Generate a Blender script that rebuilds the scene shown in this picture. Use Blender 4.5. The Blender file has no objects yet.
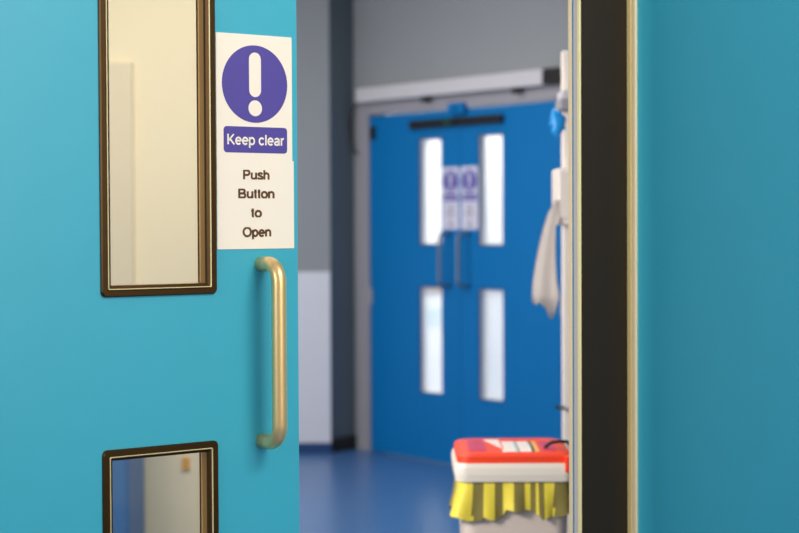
import bpy, bmesh, math, random
from mathutils import Vector, Matrix
random.seed(7)
C = bpy.context.scene.collection
PI = math.pi

# ------------------------------------------------------------------ materials
def lin(c):
    return tuple(((v/255)/12.92 if v/255 <= .04045 else (((v/255)+.055)/1.055)**2.4) for v in c) + (1.0,)

def mat(name, rgb, rough=.5, metal=0.0, var=0.0, vscale=8.0, bump=0.0, bscale=60.0, spec=.5, coat=0.0, trans=0.0, stretch=(1, 1, 1)):
    m = bpy.data.materials.new(name); m.use_nodes = True
    nt = m.node_tree; b = nt.nodes['Principled BSDF']
    col = lin(rgb)
    b.inputs['Roughness'].default_value = rough
    b.inputs['Metallic'].default_value = metal
    b.inputs['Specular IOR Level'].default_value = spec
    b.inputs['Coat Weight'].default_value = coat
    tc = nt.nodes.new('ShaderNodeTexCoord'); mp = nt.nodes.new('ShaderNodeMapping')
    mp.inputs['Scale'].default_value = stretch
    nt.links.new(tc.outputs['Object'], mp.inputs['Vector'])
    n = nt.nodes.new('ShaderNodeTexNoise'); n.inputs['Scale'].default_value = vscale; n.inputs['Detail'].default_value = 4
    nt.links.new(mp.outputs['Vector'], n.inputs['Vector'])
    mx = nt.nodes.new('ShaderNodeMix'); mx.data_type = 'RGBA'
    mx.inputs['A'].default_value = tuple(min(1, c*(1-var)) for c in col[:3]) + (1,)
    mx.inputs['B'].default_value = tuple(min(1, c*(1+var)) for c in col[:3]) + (1,)
    nt.links.new(n.outputs['Fac'], mx.inputs['Factor'])
    nt.links.new(mx.outputs['Result'], b.inputs['Base Color'])
    if bump:
        n2 = nt.nodes.new('ShaderNodeTexNoise'); n2.inputs['Scale'].default_value = bscale
        nt.links.new(mp.outputs['Vector'], n2.inputs['Vector'])
        bp = nt.nodes.new('ShaderNodeBump'); bp.inputs['Strength'].default_value = bump; bp.inputs['Distance'].default_value = .001
        nt.links.new(n2.outputs['Fac'], bp.inputs['Height']); nt.links.new(bp.outputs['Normal'], b.inputs['Normal'])
    return m

def glass_mat(name, refl=.05, tint=(255, 255, 255)):
    m = bpy.data.materials.new(name); m.use_nodes = True
    nt = m.node_tree; nt.nodes.remove(nt.nodes['Principled BSDF'])
    out = nt.nodes['Material Output']
    t = nt.nodes.new('ShaderNodeBsdfTransparent'); t.inputs['Color'].default_value = lin(tint)
    g = nt.nodes.new('ShaderNodeBsdfGlossy'); g.inputs['Roughness'].default_value = .02
    lw = nt.nodes.new('ShaderNodeLayerWeight'); pw = nt.nodes.new('ShaderNodeMath'); pw.operation = 'POWER'; pw.inputs[1].default_value = 4
    f = nt.nodes.new('ShaderNodeMath'); f.operation = 'MULTIPLY_ADD'; f.inputs[1].default_value = .5; f.inputs[2].default_value = refl
    nt.links.new(lw.outputs['Facing'], pw.inputs[0]); nt.links.new(pw.outputs[0], f.inputs[0])
    mx = nt.nodes.new('ShaderNodeMixShader')
    nt.links.new(f.outputs[0], mx.inputs['Fac']); nt.links.new(t.outputs[0], mx.inputs[1]); nt.links.new(g.outputs[0], mx.inputs[2])
    nt.links.new(mx.outputs[0], out.inputs['Surface'])
    return m

def bag_mat(name, rgb, alpha):
    m = mat(name, rgb, rough=.35, var=.12, vscale=30)
    nt = m.node_tree; b = nt.nodes['Principled BSDF']; b.inputs['Alpha'].default_value = alpha
    return m

def frost_mat(name):
    m = bpy.data.materials.new(name); m.use_nodes = True
    nt = m.node_tree; nt.nodes.remove(nt.nodes['Principled BSDF']); out = nt.nodes['Material Output']
    a = nt.nodes.new('ShaderNodeBsdfTranslucent'); a.inputs['Color'].default_value = (.95, .96, .96, 1)
    t = nt.nodes.new('ShaderNodeBsdfTransparent')
    mx = nt.nodes.new('ShaderNodeMixShader'); mx.inputs['Fac'].default_value = .5
    nt.links.new(a.outputs[0], mx.inputs[1]); nt.links.new(t.outputs[0], mx.inputs[2]); nt.links.new(mx.outputs[0], out.inputs['Surface'])
    return m

M = dict(
    rim=mat('dark_blue_rim', (10, 50, 96), .4),
    frost=frost_mat('frosted_glass'),
    teal=mat('teal_laminate', (60, 177, 203), .38, var=.03, vscale=14, bump=.05, bscale=420),
    blue=mat('blue_laminate', (0, 107, 174), .55, var=.03, vscale=4, spec=.2),
    bronze=mat('dark_bronze_bead', (74, 50, 18), .30, metal=.7, var=.25, vscale=6, stretch=(1, 1, 8)),
    gold=mat('polished_gold_edge', (255, 240, 180), .4, metal=.2),
    reveal=mat('brown_gold_reveal', (176, 138, 78), .36, metal=.6, var=.12, vscale=5),
    brass=mat('satin_handle_metal', (248, 212, 150), .34, metal=.68, var=.05, vscale=60, stretch=(1, 1, .05)),
    steel=mat('satin_steel', (120, 128, 142), .45, metal=.6),
    glass=glass_mat('clear_glass', .035),
    paper=mat('cream_sign_face', (252, 244, 228), .45, var=.01),
    purple=mat('purple_ink', (80, 68, 160), .45, var=.02),
    ink=mat('brown_ink', (96, 62, 20), .5),
    rubber=mat('dark_brown_rubber', (38, 29, 19), .6, var=.08, vscale=40, bump=.15, bscale=300, spec=.3),
    cream=mat('cream_profile', (250, 228, 184), .35, metal=.15),
    palegrey=mat('pale_grey_profile', (200, 196, 190), .4),
    blueseal=mat('blue_seal', (66, 128, 170), .5),
    black=mat('black_plastic', (14, 14, 16), .45),
    green=mat('green_lens', (8, 84, 46), .4),
    white=mat('white_laminate', (232, 222, 216), .5, var=.02),
    clad=mat('white_wall_cladding', (208, 210, 222), .45, var=.015),
    greywall=mat('grey_wall_paint', (139, 143, 150), .8, var=.03, vscale=3, bump=.1, bscale=200),
    shadedwall=mat('shaded_grey_wall', (92, 104, 114), .8, var=.04, vscale=3),  # wall grey with the shade of the return painted in
    creamwall=mat('cream_wall_paint', (240, 228, 196), .8, var=.03, vscale=2),
    skirt=mat('dark_blue_skirting', (28, 60, 110), .4),
    floor=mat('blue_vinyl_floor', (66, 106, 158), .30, var=.07, vscale=5, bump=.05, bscale=90),
    ceil=mat('white_ceiling', (235, 235, 230), .9),
    alum=mat('light_grey_aluminium', (196, 194, 202), .45, var=.02),
    alum2=mat('mauve_grey_frame', (150, 148, 158), .5, var=.03),
    plast=mat('beige_bin_plastic', (232, 222, 210), .4, var=.02),
    body=mat('pinkish_bin_body', (214, 198, 188), .45, var=.04, vscale=5),
    red=mat('orange_red_lid', (236, 60, 20), .5, var=.06, vscale=10),
    pink=mat('crimson_label', (206, 44, 84), .35, var=.1, vscale=20),
    yellow=bag_mat('yellow_bag_stripe', (244, 222, 76), .97),
    olive=bag_mat('dark_bag_stripe', (132, 120, 62), .95),
    tissue=mat('paper_tissue', (240, 232, 226), .8, var=.03, vscale=20, bump=.4, bscale=40),
    glove=mat('blue_nitrile', (20, 150, 230), .4, var=.08, vscale=30),
    storage=mat('blue_cabinet_paint', (70, 122, 176), .5, var=.05),
    orange=mat('orange_notice', (226, 168, 80), .6),
    noticeteal=mat('pale_teal_notice', (110, 190, 200), .6),
    noticeochre=mat('ochre_notice', (220, 176, 90), .6),
    reflection=mat('painted_reflection', (226, 214, 186), .7),
    shadedpaper=mat('shaded_sign_face', (206, 206, 228), .4),  # far sign paper, its shade put into a lilac tone
    goldstrip=mat('pale_gold_strip', (255, 232, 160), .4, metal=.1),
    lining=mat('tan_glazing_lining', (182, 142, 84), .45, metal=.2),
    whitewall=mat('white_wall_paint', (244, 244, 240), .8, var=.01),
)

# ------------------------------------------------------------------ helpers
def link(name, me, m, parent=None, loc=None, smooth=False):
    o = bpy.data.objects.new(name, me); C.objects.link(o)
    if m is not None:
        for k in (m if isinstance(m, (list, tuple)) else [m]): me.materials.append(k)
    if parent: o.parent = parent
    if loc: o.location = loc
    if smooth:
        for p in me.polygons: p.use_smooth = True
    return o

def tag(o, label, cat, group=None, kind=None):
    o['label'] = label; o['category'] = cat
    if group: o['group'] = group
    if kind: o['kind'] = kind
    return o

def empty(name, loc=(0, 0, 0), rz=0.0, parent=None):
    o = bpy.data.objects.new(name, None); C.objects.link(o); o.empty_display_size = .1
    o.location = loc; o.rotation_euler = (0, 0, rz)
    if parent: o.parent = parent
    return o

def bm_box(bm, x0, x1, y0, y1, z0, z1, mi=0):
    r = bmesh.ops.create_cube(bm, size=1)
    vs = r['verts']
    for v in vs:
        v.co = Vector(((x0+x1)/2 + v.co.x*(x1-x0), (y0+y1)/2 + v.co.y*(y1-y0), (z0+z1)/2 + v.co.z*(z1-z0)))
    for f in {f for v in vs for f in v.link_faces}: f.material_index = mi
    return vs

def fin(bm, name, bev=0.0, seg=2):
    if bev:
        bmesh.ops.bevel(bm, geom=[e for e in bm.edges if len(e.link_faces) == 2 and e.calc_face_angle(0) > .5], offset=bev, segments=seg, profile=.6, affect='EDGES')
    bmesh.ops.recalc_face_normals(bm, faces=bm.faces)
    me = bpy.data.meshes.new(name); bm.to_mesh(me); bm.free(); return me

def box(name, b, m, parent=None, bev=0.0, seg=2):
    bm = bmesh.new(); bm_box(bm, *b)
    return link(name, fin(bm, name, bev, seg), m, parent)

def boxes(name, bs, m, parent=None, bev=0.0):
    bm = bmesh.new()
    for b in bs: bm_box(bm, *b)
    return link(name, fin(bm, name, bev), m, parent)

def slab(name, xs, zs, holes, y0, y1, m, parent=None, bev=.0):
    """one solid panel with rectangular openings (cells i,j in holes)"""
    bm = bmesh.new()
    V = {}
    def v(i, j, k):
        if (i, j, k) not in V: V[i, j, k] = bm.verts.new((xs[i], (y0, y1)[k], zs[j]))
        return V[i, j, k]
    n, q = len(xs)-1, len(zs)-1
    solid = lambda i, j: 0 <= i < n and 0 <= j < q and (i, j) not in holes
    for i in range(n):
        for j in range(q):
            if not solid(i, j): continue
            bm.faces.new([v(i, j, 0), v(i+1, j, 0), v(i+1, j+1, 0), v(i, j+1, 0)])
            bm.faces.new([v(i, j, 1), v(i, j+1, 1), v(i+1, j+1, 1), v(i+1, j, 1)])
            if not solid(i-1, j): bm.faces.new([v(i, j, 0), v(i, j+1, 0), v(i, j+1, 1), v(i, j, 1)])
            if not solid(i+1, j): bm.faces.new([v(i+1, j, 0), v(i+1, j, 1), v(i+1, j+1, 1), v(i+1, j+1, 0)])
            if not solid(i, j-1): bm.faces.new([v(i, j, 0), v(i, j, 1), v(i+1, j, 1), v(i+1, j, 0)])
            if not solid(i, j+1): bm.faces.new([v(i, j+1, 0), v(i+1, j+1, 0), v(i+1, j+1, 1), v(i, j+1, 1)])
    return link(name, fin(bm, name, bev, 1), m, parent)

def rrect(x0, x1, z0, z1, r, n=6):
    pts = []
    for cx, cz, a in ((x1-r, z1-r, 0), (x0+r, z1-r, 90), (x0+r, z0+r, 180), (x1-r, z0+r, 270)):
        for k in range(n+1):
            t = math.radians(a + 90*k/n); pts.append((cx+r*math.cos(t), cz+r*math.sin(t)))
    return pts

def ring(name, prof, m, parent):
    """closed picture-frame moulding: prof = list of (loop of xz points, y), swept in order"""
    bm = bmesh.new(); L = []
    for pts, y in prof: L.append([bm.verts.new((p[0], y, p[1])) for p in pts])
    n = len(L[0])
    for a, b in zip(L, L[1:]):
        for k in range(n): bm.faces.new([a[k], a[(k+1) % n], b[(k+1) % n], b[k]])
    a, b = L[-1], L[0]
    for k in range(n): bm.faces.new([a[k], a[(k+1) % n], b[(k+1) % n], b[k]])
    return link(name, fin(bm, name), m, parent)

def plate(name, pts, y0, y1, m, parent=None, bev=0):
    bm = bmesh.new()
    a = [bm.verts.new((p[0], y0, p[1])) for p in pts]; b = [bm.verts.new((p[0], y1, p[1])) for p in pts]
    bm.faces.new(a); bm.faces.new(b[::-1]); n = len(a)
    for k in range(n): bm.faces.new([a[k], b[k], b[(k+1) % n], a[(k+1) % n]])
    return link(name, fin(bm, name), m, parent)

def tube(name, pts, r, m, parent=None, seg=20, capf=True):
    bm = bmesh.new(); P = [Vector(p) for p in pts]; rings = []
    up = Vector((0.123, .05, 1)).normalized(); prev = None
    for i, p in enumerate(P):
        t = (P[min(i+1, len(P)-1)] - P[max(i-1, 0)]).normalized()
        if prev is None:
            u = t.cross(up).normalized()
            if u.length < .1: u = t.orthogonal().normalized()
        else:
            u = (prev - t*prev.dot(t)).normalized()
        prev = u; w = t.cross(u)
        rings.append([bm.verts.new(p + r*(math.cos(2*PI*k/seg)*u + math.sin(2*PI*k/seg)*w)) for k in range(seg)])
    for a, b in zip(rings, rings[1:]):
        for k in range(seg): bm.faces.new([a[k], a[(k+1) % seg], b[(k+1) % seg], b[k]])
    if capf: bm.faces.new(rings[0][::-1]); bm.faces.new(rings[-1])
    return link(name, fin(bm, name), m, parent, smooth=True)

def arc(cx, cy, rx, ry, a0, a1, n=14):
    return [(cx+rx*math.cos(math.radians(a0+(a1-a0)*k/n)), cy+ry*math.sin(math.radians(a0+(a1-a0)*k/n))) for k in range(n+1)]
def smoothpath(p, n=7):
    out = []
    q = [p[0]] + p + [p[-1]]
    for i in range(1, len(q)-2):
        for k in range(n):
            t = k/n
            out.append(tuple(.5*(2*q[i][c] + (q[i+1][c]-q[i-1][c])*t + (2*q[i-1][c]-5*q[i][c]+4*q[i+1][c]-q[i+2][c])*t*t + (3*q[i][c]-q[i-1][c]-3*q[i+1][c]+q[i+2][c])*t**3) for c in (0, 1)))
    return out + [p[-1]]
G = {
 ' ': (.36, []),
 'P': (.90, [[(.13, 0), (.13, 1)], [(.13, .935), (.5, .935)] + arc(.5, .70, .25, .235, 90, -90) + [(.13, .465)]]),
 'B': (.93, [[(.13, 0), (.13, 1)], [(.13, .935), (.5, .935)] + arc(.5, .72, .22, .215, 90, -90) + [(.13, .505)], [(.5, .505), (.53, .505)] + arc(.53, .285, .25, .22, 90, -90) + [(.13, .065)]]),
 'O': (1.08, [arc(.54, .5, .425, .45, 0, 364, 40)]),
 'K': (.90, [[(.13, 0), (.13, 1)], [(.13, .31), (.77, 1.0)], [(.34, .53), (.82, 0)]]),
 'u': (.77, [[(.12, .73), (.12, .27)] + arc(.36, .275, .24, .215, 180, 355), [(.63, .73), (.63, 0)]]),
 'n': (.77, [[(.13, 0), (.13, .73)], arc(.385, .45, .245, .22, 178, 0) + [(.63, 0)]]),
 'h': (.77, [[(.13, 0), (.13, 1)], arc(.385, .45, .245, .22, 178, 0) + [(.63, 0)]]),
 'r': (.46, [[(.13, 0), (.13, .73)], arc(.40, .43, .25, .235, 175, 85)]),
 'p': (.77, [[(.13, -.28), (.13, .73)], arc(.395, .365, .265, .31, 0, 366, 30)]),
 'o': (.77, [arc(.385, .365, .285, .31, 0, 366, 30)]),
 'c': (.70, [arc(.37, .365, .27, .31, 38, 322, 26)]),
 'e': (.76, [[(.655, .39)] + arc(.385, .365, .275, .31, 5, 318, 28), [(.12, .375), (.655, .375)]]),
 'a': (.75, [[(.60, 0), (.60, .50)], arc(.36, .49, .24, .18, 0, 160), arc(.335, .205, .225, .15, 0, 366, 24), [(.36, .415), (.60, .44)]]),
 's': (.69, [smoothpath([(.58, .53), (.50, .64), (.34, .67), (.17, .62), (.14, .50), (.28, .41), (.45, .34), (.58, .25), (.55, .11), (.36, .06), (.17, .09), (.08, .22)])]),
 't': (.40, [[(.20, .93), (.20, .18)] + arc(.31, .17, .11, .11, 180, 280), [(.04, .68), (.34, .68)]]),
 'l': (.30, [[(.15, 0), (.15, 1)]]),
}
def text(name, s, cx, base, width, cap, y, m, parent, w=.135):
    """sans lettering drawn as stroke meshes, fitted to a measured width and capital height"""
    bm = bmesh.new(); X = 0; quads = []
    for ch in s:
        adv, paths = G[ch]
        for p in paths:
            L = []
            for i, q in enumerate(p):
                a, b = p[max(i-1, 0)], p[min(i+1, len(p)-1)]
                d = Vector((b[0]-a[0], b[1]-a[1])).normalized(); nrm = Vector((-d.y, d.x)); k = 1.0
                if 0 < i < len(p)-1:
                    d1 = (Vector(q)-Vector(a)).normalized(); k = 1/max(.6, abs(d1.dot(d)))
                L.append(((X+q[0]+nrm.x*w/2*k, q[1]+nrm.y*w/2*k), (X+q[0]-nrm.x*w/2*k, q[1]-nrm.y*w/2*k)))
            quads.append(L)
        X += adv
    allx = [c[0] for L in quads for e in L for c in e]; x0, x1 = min(allx), max(allx); sx = width/(x1-x0)
    lo, hi = (-.28 if 'p' in s else -.012), 1.0
    for L in quads:
        V = [[bm.verts.new((cx+(c[0]-(x0+x1)/2)*sx, y, base+min(max(c[1], lo), hi+.012)*cap)) for c in e] for e in L]
        for a, b in zip(V, V[1:]): bm.faces.new([a[0], b[0], b[1], a[1]])
    for f in bm.faces:
        f.normal_update()
        if f.normal.y > 0: f.normal_flip()
    me = bpy.data.meshes.new(name); bm.to_mesh(me); bm.free()
    return link(name, me, m, parent)

# ------------------------------------------------------------------ plan of the place
TB = math.radians(37.3)            # direction of the corridor doors' wall
TA = TB - PI/2                     # the far doors' wall stands square to it
dB = Vector((math.cos(TB), math.sin(TB), 0)); nB = Vector((-dB.y, dB.x, 0))
dA = Vector((math.cos(TA), math.sin(TA), 0)); nA = Vector((-dA.y, dA.x, 0))
OB = Vector((-0.2408, 2.93, 0)); OA = Vector((0.3279, 10.0, 0))
W, T = .863, .044

def leaf(root, mirror, m, zt=2.04, frosted=False):
    """door leaf in its own frame: leading edge at x=0, leaf running to x=-W*mirror, front at y=0"""
    s = mirror
    def X(a, b): return tuple(sorted((a*s, b*s)))
    xs = sorted([-W*s, -.3705*s, -.1665*s, 0])
    wins = ((.3980, 1.0260), (1.2640, 1.8900)) if frosted else ((.3945, 1.0413), (1.2833, 1.9100))
    zs = [.006, wins[0][0]+.005, wins[0][1]-.005, wins[1][0]+.005, wins[1][1]-.005, zt]
    slab('door_panel', xs, zs, {(1, 1), (1, 3)}, 0, T, m, root, bev=.0012)
    for z0, z1 in wins:
        x0, x1 = X(-.3745, -.1625)
        fr = lambda i, y, r: (rrect(x0+i, x1-i, z0+i, z1-i, max(r, .0012)), y)
        if frosted:
            f = ring('window_frame', [fr(.005, .001, .006), fr(0, 0, .0085), fr(0, -.002, .0085), fr(.004, -.003, .006), fr(.006, -.001, .006), fr(.006, .004, .006)], M['rim'], root)
            ring('glazing_bead', [fr(.0052, .009, .005), fr(.012, .009, .004), fr(.012, T, .004), fr(.0052, T, .004)], M['alum'], f)
            box('window_glass', (x0+.0054, x1-.0054, .003, .008, z0+.0054, z1-.0054), M['frost'], root)
            continue
        f = ring('window_frame', [fr(.005, .001, .006), fr(0, 0, .0085), fr(0, -.003, .0085), fr(.002, -.0055, .0075), fr(.0095, -.0055, .003), fr(.0112, -.003, .002), fr(.0112, .004, .002)], M['bronze'], root)
        ring('gold_edge', [fr(.0112, .002, .002), fr(.0112, -.0050, .002), fr(.0120, -.0062, .002), fr(.0129, -.0050, .0015), fr(.0130, .002, .0015)], M['gold'], f)
        ring('glazing_bead', [fr(.0130, .001, .0015), fr(.0132, -.0032, .0015), fr(.0165, -.0026, .0015), fr(.0178, -.0010, .0015), fr(.0178, .0045, .0015), fr(.0144, .0045, .0015)], M['bronze'], f)
        ring('inner_lining', [fr(.0144, .0045, .0015), fr(.0180, .0045, .0015), fr(.0184, .018, .0015), fr(.0144, .018, .0015)], M['reveal'], f)
        ring('inner_lining', [fr(.0030, .0240, .0015), fr(.0142, .0240, .0015), fr(.0052, T, .0015), fr(.0030, T, .0015)], M['lining'], f)
        # back frame, same moulding on the other face
        ring('window_frame', [fr(.005, T-.001, .006), fr(0, T, .0085), fr(0, T+.004, .0085), fr(.0060, T+.004, .003), fr(.0055, T-.002, .003)], M['bronze'], root)
        box('window_glass', (x0+.0146, x1-.0146, .0182, .0238, z0+.0146, z1-.0146), M['glass'], root)

def handle(root, cx, y0, z0, z1, m, d=-1, out=.052, r=.011, label=None):
    R = .030; pts = [(cx, y0, z0), (cx, y0+d*(out-R), z0)]
    for k in range(1, 10):
        a = PI/2*k/10; pts.append((cx, y0+d*(out-R+R*math.sin(a)), z0+R*(1-math.cos(a))))
    pts += [(cx, y0+d*out, z0+R), (cx, y0+d*out, z0+R+.02), (cx, y0+d*out, (z0+z1)/2), (cx, y0+d*out, z1-R-.02), (cx, y0+d*out, z1-R)]
    for k in range(1, 10):
        a = PI/2*k/10; pts.append((cx, y0+d*(out-R+R*math.cos(a)), z1-R*(1-math.sin(a))))
    pts += [(cx, y0+d*(out-R), z1), (cx, y0, z1)]
    h = tube('door_handle', pts, r, m, root, 28)
    if label: h['label'] = label
    return h

def circle(cx, cz, r, n=56):
    return [(cx+r*math.cos(2*PI*k/n), cz+r*math.sin(2*PI*k/n)) for k in range(n)]
def capsule(cx, z0, z1, r, n=14):
    return [(cx+r*math.cos(PI*k/n), z1-r+r*math.sin(PI*k/n)) for k in range(n+1)] + [(cx-r*math.cos(PI*k/n), z0+r-r*math.sin(PI*k/n)) for k in range(n+1)]

def signs(org, rz, labels, paper='paper'):
    """round purple notice above, printed notice below; local x=0 is the sign's centre"""
    a = empty('warning_sign', org, rz); tag(a, labels[0], 'sign', 'purple warning signs on doors')
    plate('sign_plate', rrect(-.0752, .0742, 1.5038, 1.7134, .0015), -.0012, 0, M[paper], a)
    plate('purple_disc', circle(0, 1.6313, .0645), -.0016, -.0012, M['purple'], a)
    plate('exclamation_bar', capsule(0, 1.6096, 1.6839, .0117), -.0020, -.0016, M[paper], a)
    plate('exclamation_dot', circle(0, 1.5910, .0133, 32), -.0020, -.0016, M[paper], a)
    plate('purple_band', rrect(-.0618, .0636, 1.5165, 1.5599, .006), -.0016, -.0012, M['purple'], a)
    text('lettering', 'Keep clear', .001, 1.5297, .112, .0175, -.0018, M[paper], a, w=.175)
    b = empty('instruction_sign', org, rz); tag(b, labels[1], 'sign', 'printed instruction signs on doors')
    plate('sign_plate', rrect(-.0752, .0768, 1.3562, 1.5042, .001), -.0014, 0, M[paper], b)
    for s, c, ba, w in (('Push', .0015, 1.4722, .0525), ('Button', .0015, 1.4408, .0720), ('to', .0015, 1.4090, .0214), ('Open', .0019, 1.3767, .0568)):
        text('lettering', s, c, ba, w, .0158, -.0017, M['ink'], b, w=.235)
    return a, b

# ------------------------------------------------------------------ near doors
O1 = OB + dB*.085
d1 = empty('door_1', O1, TB); leaf(d1, 1, M['teal'])
tag(d1, 'teal door leaf at the left with bronze framed windows and gold pull handle', 'door', kind='structure')
handle(d1, -.0750, 0, 1.0335, 1.3310, M['brass'], out=.0545, r=.0124, label='gold toned satin D shaped pull handle')
signs(OB, TB, ('white sign with purple exclamation circle on the near teal door', 'white push button notice on the near teal door above handle'))

OR = OB + dB*.8712                       # hinge line of the open right-hand leaf
d2 = empty('door_2', OR + dA*(W+.0255), TA)
leaf(d2, 1, M['teal'])
tag(d2, 'plain teal door leaf standing open at the right edge', 'door', kind='structure')
# trim down the hinge edge of that leaf
box('edge_profile', (-W-.0255, -W-.0135, -.0045, T+.002, .006, 2.04), M['goldstrip'], d2, .001)
boxes('edge_profile', [(-W-.0133, -W-.0060, -.0034, T, .006, 2.04), (-W-.0060, -W-.0004, -.0045, T, .006, 2.04)], M['cream'], d2, .0008)

# dark flexible finger guard between frame and leaf
g = empty('finger_guard', OB + dB*.7395, TB)
tag(g, 'tall dark brown rubber finger guard strip beside open teal door', 'finger guard')
bm = bmesh.new(); N = 16
for k in range(N+1):
    t = k/N; x = .0025 + t*.129; y = -.0012 - .0035*math.sin(PI*t)
    for z in (.01, 2.05):
        bm.verts.new((x, y, z)); bm.verts.new((x, y+.003, z))
bm.verts.ensure_lookup_table(); v = bm.verts
for k in range(N):
    a = 4*k; b = a+4
    for q in ((a, b, b+2, a+2), (a+1, a+3, b+3, b+1), (a, a+1, b+1, b), (a+2, b+2, b+3, a+3)): bm.faces.new([v[i] for i in q])
bm.faces.new([v[i] for i in (0, 2, 3, 1)]); bm.faces.new([v[4*N+i] for i in (0, 1, 3, 2)])
link('rubber_sheet', fin(bm, 'rubber_sheet'), M['rubber'], g, smooth=False)
box('carrier_strip', (-.0010, .0024, -.0030, .0046, .01, 2.05), M['gold'], g, .0005)

# right hand jamb: rebated profile whose stepped reveal faces the opening
j = empty('trim_1', OB + dB*.7395, TB); tag(j, 'pale stepped door jamb with thin blue seal line right of opening', 'door frame', kind='structure')
box('jamb_face', (.0002, .10, .0050, .0160, 0, 2.05), M['palegrey'], j)
box('jamb_stop', (-.0002, .10, .0160, .0200, 0, 2.05), M['blueseal'], j)
box('jamb_back', (-.001, .10, .0200, .0300, 0, 2.05), M['cream'], j, .001)

# left jamb, head and the wall round the near doors
lj = empty('trim_2', OB + dB*(-.778-.005), TB); tag(lj, 'pale door frame head and left post around teal doors', 'door frame', kind='structure')
boxes('frame_member', [(-.06, 0, 0, .075, 0, 2.12), (-.06, 1.63, 0, .075, 2.055, 2.12)], M['palegrey'], lj)
def wallbox(name, org, rz, bs, m, label, bev=0):
    o = boxes(name, bs, m, None, bev); o.location = org; o.rotation_euler = (0, 0, rz)
    tag(o, label, 'wall', kind='structure'); return o
H = 3.05
wallbox('wall_near', OB, TB, [(-1.9, -.843, .0, .12, 0, H), (-.843, .875, .0, .12, 2.12, H), (.875, 2.6, .02, .12, 0, H)], M['greywall'], 'grey wall around the near teal doors')

# ------------------------------------------------------------------ far doors
for k, (org, mir, nm, lb, cat) in enumerate(((OA + dA*.031, 1, 'door_3', 'left hand bright blue door leaf at corridor end', 'door'),
                                    (OA + dA*.035, -1, 'door_4', 'right hand bright blue door leaf at corridor end', 'door'))):
    d = empty(nm, org, TA); leaf(d, mir, M['blue'], frosted=True); tag(d, lb, cat, kind='structure')
    handle(d, -.086 if mir == 1 else .078, 0, 1.0335, 1.3310, M['steel'], out=.085, r=.0095)
    c = box('closer_channel', tuple(sorted((-.005*mir, -.44*mir if mir == 1 else .385))) + (-.03, 0, 1.944, 1.992), M['black'], d, .004)
    c['label'] = 'long black closer channel'
    if mir == 1:
        box('green_lens', (-.105, -.06, -.033, -.028, 1.956, 1.978), M['green'], c)
        box('hinge', (-.845, -.80, -.012, 0, 1.90, 1.98), M['black'], d, .003)
    box('hinge', tuple(sorted((-(W-.02)*mir, -(W+.012)*mir))) + (-.010, 0, .90, 1.0), M['alum2'], d, .003)
    box('arm_bracket', tuple(sorted((-.004*mir, -.07*mir))) + (-.035, 0, 2.015, 2.075), M['blue'], d, .004)
wL = ('warning sign on the left blue door far down the corridor', 'lower printed notice on the left blue door far away')
wR = ('warning sign on the right blue door far down the corridor', 'lower printed notice on the right blue door far away')
signs(OA + dA*(-.0535), TA, wL, 'shadedpaper'); signs(OA + dA*.1165, TA, wR, 'shadedpaper')

op = empty('door_operator', OA + dA*(-.885), TA)
tag(op, 'long light grey automatic opener housing above blue double doors', 'door opener')
box('housing', (0, 1.69, -.07, -.001, 2.125, 2.212), M['alum'], op, .008)
box('end_cap', (1.69, 1.83, -.068, -.001, 2.128, 2.210), M['black'], op, .006)
box('drive_arm', (.63, .69, -.06, -.03, 2.095, 2.125), M['black'], op, .004)
box('drive_arm', (1.43, 1.49, -.06, -.03, 2.095, 2.125), M['black'], op, .004)
fr = empty('trim_3', OA, TA); tag(fr, 'mauve grey frame posts and head around blue doors', 'door frame', kind='structure')
boxes('frame_member', [(-.950, -.838, -.012, .12, 0, 2.12), (.904, 1.03, -.012, .12, 0, 2.12), (-.838, .904, -.010, .12, 2.05, 2.12)], M['alum2'], fr, .003)
cb = tube('sensor_cable', [(.03+OA.x*0, 0, 0)]*0 or [Vector(OA)+dA*x+nA*y+Vector((0, 0, z)) for x, y, z in
     [(-.925, -.03, 2.125), (-.945, -.04, 2.10), (-.965, -.045, 2.05), (-.975, -.045, 1.99), (-.972, -.04, 1.92), (-.96, -.035, 1.86), (-.945, -.03, 1.83), (-.93, -.02, 1.82)]], .007, M['black'])
tag(cb, 'dark looped cable beside the top left corner of blue door frame', 'cable')

# wall that holds the far doors
wallbox('wall_back', OA, TA, [(-1.6, -.950, 0, .12, 0, H), (-.950, 1.03, 0, .12, 2.12, H), (1.03, 3.4, 0, .12, 0, H)], M['greywall'], 'grey wall around the far blue double doors')
# pier to the left of the far doors: pale grey face over white cladding, return painted darker for its shade
P0 = Vector((-.4185, 10.60, 0)); P1 = Vector(OA) + dA*(-1.0)
bm = bmesh.new()
ft = [P0, P1 + (P1-P0).normalized()*.02, Vector((-1.5, 11.6, 0)), Vector((-2.6, 10.60, 0))]
lo = [bm.verts.new((p.x, p.y, 0)) for p in ft]; hi = [bm.verts.new((p.x, p.y, H)) for p in ft]
for k in range(4):
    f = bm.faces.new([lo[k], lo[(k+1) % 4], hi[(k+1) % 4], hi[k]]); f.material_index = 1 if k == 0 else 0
bm.faces.new(lo[::-1]); bm.faces.new(hi)
w = link('wall_left', fin(bm, 'wall_left'), [M['greywall'], M['shadedwall']]); tag(w, 'grey wall corner with return darkened for shade left of blue doors', 'wall', kind='structure')
cl = box('trim_4', (-2.6, -.420, 10.588, 10.60, .062, 1.100), M['clad'], None, .003); tag(cl, 'white protective cladding on lower grey wall', 'wall cladding', kind='structure')
sk = box('baseboard_left', (-2.6, -.4185, 10.584, 10.60, 0, .060), M['skirt'], None, .003); tag(sk, 'dark blue skirting beneath white wall cladding', 'skirting', kind='structure')
dd = (P1-P0).normalized(); L_ = (P1-P0).length; ang = math.atan2(dd.y, dd.x)
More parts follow.
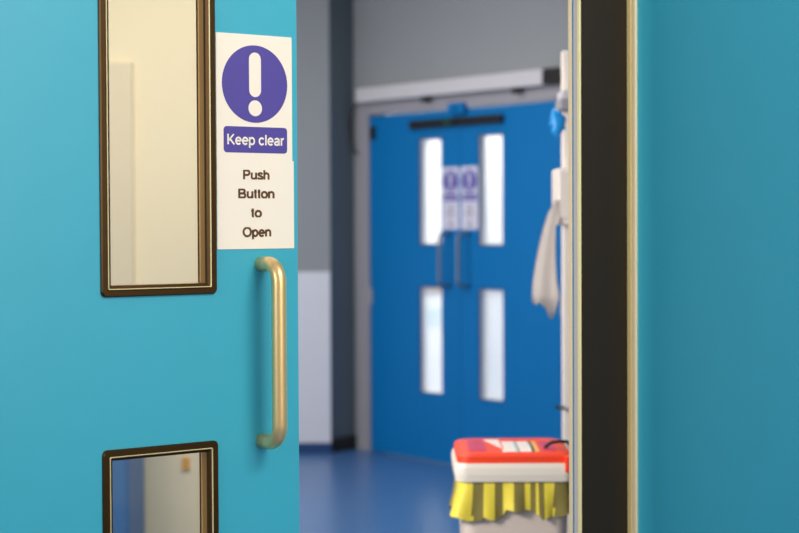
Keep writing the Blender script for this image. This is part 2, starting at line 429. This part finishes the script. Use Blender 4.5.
sk = box('baseboard_return', (0, L_-.005, -.014, 0, 0, .088), M['black'], None, .003); sk.location = P0; sk.rotation_euler = (0, 0, ang)
tag(sk, 'black skirting block at foot of darkened return wall', 'skirting', kind='structure')

# space beyond the far doors, seen through their panes
w = boxes('wall_beyond', [(-1.6, 4.2, 13.2, 13.3, 0, H)], M['whitewall']); tag(w, 'white wall seen through the far door panes', 'wall', kind='structure')
for (x0, x1, z0, z1, m, lb) in ((.10, .36, .86, .98, 'noticeochre', 'ochre notice seen through the lower left far pane'), (.10, .36, .62, .75, 'noticeteal', 'pale teal notice seen through the lower left far pane')):
    n_ = box('notice', (x0, x1, 13.19, 13.2, z0, z1), M[m]); tag(n_, lb, 'notice')

# ------------------------------------------------------------------ lobby between the doors
fl = box('floor', (-5, 5, -1.5, 14, -.05, 0), M['floor']); tag(fl, 'blue vinyl corridor floor', 'floor', kind='structure')
# cream wall seen through the near door's panes
w = boxes('wall_cream', [(-2.4, -.62, 7.0, 7.12, 0, H)], M['creamwall']); tag(w, 'cream wall seen through the near teal door panes', 'wall', kind='structure')
cbn = empty('storage_cabinet', (-1.16, 6.55, 0)); tag(cbn, 'blue cabinet blurred behind the near door lower pane', 'cabinet')
box('cabinet_body', (-.45, .14, 0, .4, .04, .93), M['storage'], cbn, .01); box('plinth', (-.43, .12, .02, .38, 0, .04), M['black'], cbn)
box('cabinet_door', (-.44, .13, -.02, 0, .06, .91), M['storage'], cbn, .004)
nt_ = box('notice', (-.855, -.825, 6.99, 7.0, .36, .41), M['orange']); nt_.location = (-.02, 0, .05); tag(nt_, 'small orange notice on the cream wall', 'notice')

pb_ = box('reflection_panel', (-1.235, -1.06, 6.975, 7.0, 1.05, 2.04), M['reflection'], None, .003); tag(pb_, 'added panel for grey glass reflection in the near door upper pane', 'reflection')  # added panel; its tone stands in for a reflection in the glass
# white partition panel beside the bin
pp = empty('partition_panel', (.4850, 5.2, 0)); tag(pp, 'tall white partition panel edge behind the waste bin', 'partition')
box('panel', (0, .62, 0, .045, .03, 1.905), M['white'], pp, .006); boxes('foot', [(.04, .09, -.15, .2, 0, .03), (.5, .55, -.15, .2, 0, .03)], M['alum2'], pp, .004)
ds = empty('towel_dispenser', (.4530, 5.0, 1.389)); tag(ds, 'cream paper towel dispenser on edge of white partition', 'towel dispenser')
box('housing', (0, .25, 0, .1985, 0, .163), M['white'], ds, .006); box('front_cover', (.004, .246, -.008, 0, .02, .155), M['white'], ds, .003)
# crumpled towel hanging out of it
def towel():
    bm = bmesh.new(); rows = []
    prof = [(1.46, .4460, .4560), (1.425, .4230, .4500), (1.38, .4080, .4450), (1.33, .3960, .4440), (1.28, .3860, .4450), (1.23, .3785, .4480), (1.195, .3760, .4530), (1.165, .3770, .4530)]
    NC = 9
    for i, (z, x0, x1) in enumerate(prof):
        row = []
        for k in range(NC):
            t = k/(NC-1)
            zz = z + (0 if i < len(prof)-1 else (0.006, -.004, .004, -.004, -.012, -.036, -.046, -.020, .02)[k])
            row.append(bm.verts.new((x0+(x1-x0)*t, 4.988 + .007*math.sin(t*8+i*.35)*(i/7) - .013*min(1, i/2), zz)))
        rows.append(row)
    for a, b in zip(rows, rows[1:]):
        for k in range(NC-1): bm.faces.new([a[k], a[k+1], b[k+1], b[k]])
    r = bmesh.ops.solidify(bm, geom=bm.faces[:], thickness=.003)
    return fin(bm, 'paper_towel')
tw = link('paper_towel', towel(), M['tissue'], smooth=True); tag(tw, 'crumpled white paper towel hanging from the dispenser', 'paper towel')

# glove box with a blue glove hanging out
gb = empty('glove_dispenser', (.4640, 5.02, 1.722)); tag(gb, 'dark glove dispenser high on white partition', 'glove dispenser')
box('holder', (0, .2, 0, .18, 0, .03), M['alum2'], gb, .003); box('glove_box', (.004, .19, .01, .17, .03, .055), M['alum'], gb, .004)
def glove():
    bm = bmesh.new()
    r = bmesh.ops.create_icosphere(bm, subdivisions=3, radius=1)
    for v in bm.verts:
        c = v.co.copy(); a = math.atan2(c.z, c.x)
        k = 1 + .14*math.sin(3*a+1) + .08*math.sin(7*a+c.y*3)
        v.co = Vector((c.x*.026*k, c.y*.016, c.z*.047*k))
    for dx, dz, ln, rr in ((-.012, -.020, .030, .0062), (-.002, -.028, .034, .0066), (.008, -.024, .030, .0062), (.017, -.012, .026, .0058), (-.018, .0, .020, .0062)):
        vs = bmesh.ops.create_icosphere(bm, subdivisions=2, radius=1)['verts']
        for v in vs:
            c = v.co; v.co = Vector((dx + c.x*rr + (dx*.5)*(.5-c.z*.5), c.y*rr, dz + c.z*ln*.62))
    return fin(bm, 'glove')
gl = link('disposable_glove', glove(), M['glove'], smooth=True); gl.scale = (.82, .82, .82); gl.location = (.4550, 5.030, 1.6830); tag(gl, 'blue disposable glove dangling beneath its dispenser', 'glove')

# ------------------------------------------------------------------ waste bin
bn = empty('waste_bin', (.2785, 4.36, 0)); tag(bn, 'clinical waste bin with orange lid and pale body', 'bin')
def loopbox(hx, hy, r, z, n=6):
    return [(p[0], p[1], z) for p in rrect(-hx, hx, -hy, hy, r, n)]
def loft(name, loops, m, parent, caps=True, smooth=False):
    bm = bmesh.new(); L = [[bm.verts.new(p) for p in lp] for lp in loops]; n = len(L[0])
    for a, b in zip(L, L[1:]):
        for k in range(n): bm.faces.new([a[k], a[(k+1) % n], b[(k+1) % n], b[k]])
    if caps: bm.faces.new(L[0][::-1]); bm.faces.new(L[-1])
    return link(name, fin(bm, name), m, parent, smooth=smooth)
loft('bin_body', [loopbox(.112, .118, .03, 0), loopbox(.118, .124, .03, .02), loopbox(.128, .138, .032, .66), loopbox(.132, .144, .034, .775)], M['body'], bn)
loft('rim', [loopbox(.138, .150, .03, .769), loopbox(.1455, .157, .03, .773), loopbox(.1475, .160, .03, .790), loopbox(.1475, .160, .03, .806), loopbox(.144, .157, .03, .817), loopbox(.130, .146, .03, .817)], M['plast'], bn)
lid = loft('lid', [loopbox(.138, .150, .028, .815), loopbox(.141, .152, .028, .819), loopbox(.140, .151, .028, .833), loopbox(.132, .143, .03, .840), loopbox(.118, .120, .03, .844), loopbox(.104, .10, .03, .846)], M['red'], bn)
lid['label'] = 'orange red bevelled lid'
def decal(x0, x1, y0, y1, m, nm, skew=0):
    # labels lie on the sloping front of the lid (z rises towards the back)
    def zz(y):
        pts = [(-.151, .833), (-.143, .840), (-.120, .844), (-.10, .846), (.1, .846)]
        for (a, za), (b, zb) in zip(pts, pts[1:]):
            if a <= y <= b: return za + (zb-za)*(y-a)/(b-a)
        return .846
    bm = bmesh.new(); ys = [y for y in (-.143, -.120, -.10) if y0 < y < y1]; ys = [y0]+ys+[y1]; rows = []
    for y in ys:
        f = (y-y0)/(y1-y0)
        rows.append([bm.verts.new((x0+skew*(1-f), y, zz(y)+.0008)), bm.verts.new((x1, y, zz(y)+.0008)), bm.verts.new((x1, y, zz(y)-.001)), bm.verts.new((x0+skew*(1-f), y, zz(y)-.001))])
    for a, b in zip(rows, rows[1:]):
        for k in range(4): bm.faces.new([a[k], a[(k+1) % 4], b[(k+1) % 4], b[k]])
    bm.faces.new(rows[0]); bm.faces.new(rows[-1][::-1])
    return link(nm, fin(bm, nm), M[m], lid)
decal(-.112, -.070, -.128, .07, 'pink', 'label_patch')
decal(-.069, -.030, -.134, .07, 'white', 'label_patch', skew=.046)
decal(-.026, .003, -.132, .03, 'white', 'label_patch')
decal(.003, .009, -.132, .03, 'noticeteal', 'label_patch')
decal(.012, .040, -.132, .03, 'white', 'label_patch')
decal(.040, .047, -.132, .03, 'green', 'label_patch')
decal(.049, .058, -.132, .03, 'noticeochre', 'label_patch')
decal(.066, .100, -.128, .03, 'pink', 'label_patch')
box('latch', (.118, .151, -.166, -.10, .795, .835), M['red'], bn, .004)
tube('lid_strap', [(.075, -.10, .846), (.080, -.10, .854), (.092, -.10, .861), (.11, -.10, .863), (.128, -.10, .862), (.139, -.10, .850), (.143, -.10, .84)], .0045, M['black'], bn, 10)

# striped bag folded over the bin under the rim
def bag():
    bm = bmesh.new(); NS = 168; NR = 8
    base = []
    hx, hy, r = .139, .151, .03
    # perimeter by arc length, starting front-left corner going right
    per = rrect(-hx, hx, -hy, hy, r, 8)
    per = per[18+1:] + per[:19]            # begin near the front-left
    P = per + [per[0]]; Ls = [0]
    for a, b in zip(P, P[1:]): Ls.append(Ls[-1]+math.dist(a, b))
    tot = Ls[-1]
    def pt(s):
        s %= tot
        for i in range(len(Ls)-1):
            if s <= Ls[i+1]:
                f = (s-Ls[i])/max(1e-9, Ls[i+1]-Ls[i]); return (P[i][0]+(P[i+1][0]-P[i][0])*f, P[i][1]+(P[i+1][1]-P[i][1])*f)
        return P[0]
    rows = []
    for i in range(NR+1):
        t = i/NR; row = []
        for k in range(NS):
            s = tot*k/NS; x, y = pt(s); l = math.hypot(x, y)
            pleat = .004*math.sin(s*95) + .003*math.sin(s*41+1.3)
            flare = 1 + t*(.02 + pleat/.14) + (.075*t*t if x < -.09 else 0) - .05*t*(x > .09)
            jag = (-.004 + .006*math.sin(s*47+.6) + .004*math.sin(s*113) + (.010 if -.03 < x < .06 and y < 0 else 0) - (.010 if x < -.08 else 0))*t
            row.append(bm.verts.new((x*flare, y*(1 + t*(.02+pleat/.14)), .772 - .080*t + jag)))
        rows.append(row)
    stripes = [(455, 471, 0), (471, 482, 1), (482, 492, 0), (492, 502, 1), (502, 511, 0), (511, 523, 1), (523, 529, 0), (529, 532, 1), (532, 536, 0), (536, 542, 1), (542, 551, 0), (551, 575, 1)]
    def mi(x, y, s):
        if y < -.12:
            q = 455 + (x+.1475)/.295*120
            for a, b, c in stripes:
                if a <= q < b: return c
            return 0 if q < 455 else 1
        return int(s/.03) % 2
    for a, b in zip(rows, rows[1:]):
        for k in range(NS):
            f = bm.faces.new([a[k], a[(k+1) % NS], b[(k+1) % NS], b[k]])
            c = a[k].co; f.material_index = mi(c.x, c.y, tot*k/NS); f.smooth = True
    bmesh.ops.recalc_face_normals(bm, faces=bm.faces)
    me = bpy.data.meshes.new('bag'); bm.to_mesh(me); bm.free(); return me
bg = link('bin_bag', bag(), [M['yellow'], M['olive']]); bg.location = bn.location
tag(bg, 'yellow bag with dark stripes folded over bin rim', 'bin bag')
ca = tube('cable', [(.4862, 5.215, .845), (.470, 5.12, .850), (.462, 5.10, .856), (.456, 5.09, .860)], .005, M['black'], None, 10)
tag(ca, 'short black cable end poking out above the waste bin', 'cable')

# ceilings
ce = boxes('ceiling', [(-5, 5, -1.5, 14, H, H+.05)], M['ceil']); tag(ce, 'white corridor ceiling', 'ceiling', kind='structure')

# ------------------------------------------------------------------ lights
def area(name, loc, target, sx, sy, power, col=(1, 1, 1)):
    l = bpy.data.lights.new(name, 'AREA'); l.shape = 'RECTANGLE'; l.size = sx; l.size_y = sy; l.energy = power; l.color = col
    o = bpy.data.objects.new(name, l); C.objects.link(o); o.location = loc
    o.rotation_euler = (Vector(target)-Vector(loc)).to_track_quat('-Z', 'Y').to_euler(); return o
area('ceiling_light_near', (1.2, 1.6, 2.9), (-.1, 2.6, .8), 1.2, .6, 38, (1, .90, .78))
area('near_fill_light', (1.9, .5, 2.0), (-.3, 2.9, 1.5), 1.7, 1.7, 31, (1, .93, .82))  # fill added from the right for the left leaf, no window there
area('ceiling_light_lobby', (-1.0, 8.2, 3.0), (-1.0, 8.2, 0), 1.4, 1.4, 46, (1, .97, .92))
area('ceiling_light_lobby', (.0, 5.4, 3.0), (.0, 5.4, 0), 1.2, .6, 30, (1, .97, .92))
sl = bpy.data.lights.new('bin_fill_light', 'SPOT'); sl.energy = 190; sl.spot_size = math.radians(54); sl.spot_blend = .4; sl.shadow_soft_size = .25; sl.color = (1, .95, .88)  # unseen spot added to brighten the bin and partition
so = bpy.data.objects.new('bin_fill_light', sl); C.objects.link(so); so.location = (-1.3, 3.2, 1.7)
so.rotation_euler = (Vector((.42, 4.75, 1.15))-so.location).to_track_quat('-Z', 'Y').to_euler()
area('jamb_fill_light', tuple(OB + dB*(-.70) + nB*.13 + Vector((0, 0, 1.45))), tuple(OB + dB*.745 + nB*.03 + Vector((0, 0, 1.4))), .06, 1.6, 8.5, (1, .94, .88))  # unseen strip added behind the near wall to brighten the jamb
area('left_fill_light', (-2.1, .9, 1.9), (.5, 3.3, 1.4), 1.2, 1.2, 21, (.95, .97, 1))  # fill added for the jamb and open leaf, no window there
area('lobby_left_light', (-2.6, 7.6, 1.6), (0, 10, 1.3), 1.2, 1.6, 40, (1, .97, .93))  # broad area light from the left, not a window
area('beyond_light', (.9, 11.9, 2.9), (.6, 13.2, 1.0), 2.4, .5, 165)
area('cream_wall_light', (-1.2, 5.0, 2.6), (-1.2, 7.0, .9), 1.0, .5, 30, (1, .90, .72))

w = bpy.data.worlds.new('World'); bpy.context.scene.world = w; w.use_nodes = True
w.node_tree.nodes['Background'].inputs['Color'].default_value = (.95, .94, .93, 1)
w.node_tree.nodes['Background'].inputs['Strength'].default_value = .35

# ------------------------------------------------------------------ camera
cam = bpy.data.cameras.new('camera'); co = bpy.data.objects.new('camera', cam); C.objects.link(co)
cam.sensor_width = 36; cam.lens = 1750*36/799; cam.clip_start = .05
co.location = (0, 0, 1.40)
co.rotation_euler = (Matrix.Rotation(PI/2 - math.atan(44.5/1750), 3, 'X') @ Matrix.Rotation(-.0047, 3, 'Z')).to_euler()
cam.dof.use_dof = True; cam.dof.focus_distance = 2.95; cam.dof.aperture_fstop = 4.5
bpy.context.scene.camera = co
vs = bpy.context.scene.view_settings
vs.view_transform = 'Standard'; vs.look = 'None'; vs.exposure = 0; vs.gamma = 1; vs.use_curve_mapping = False
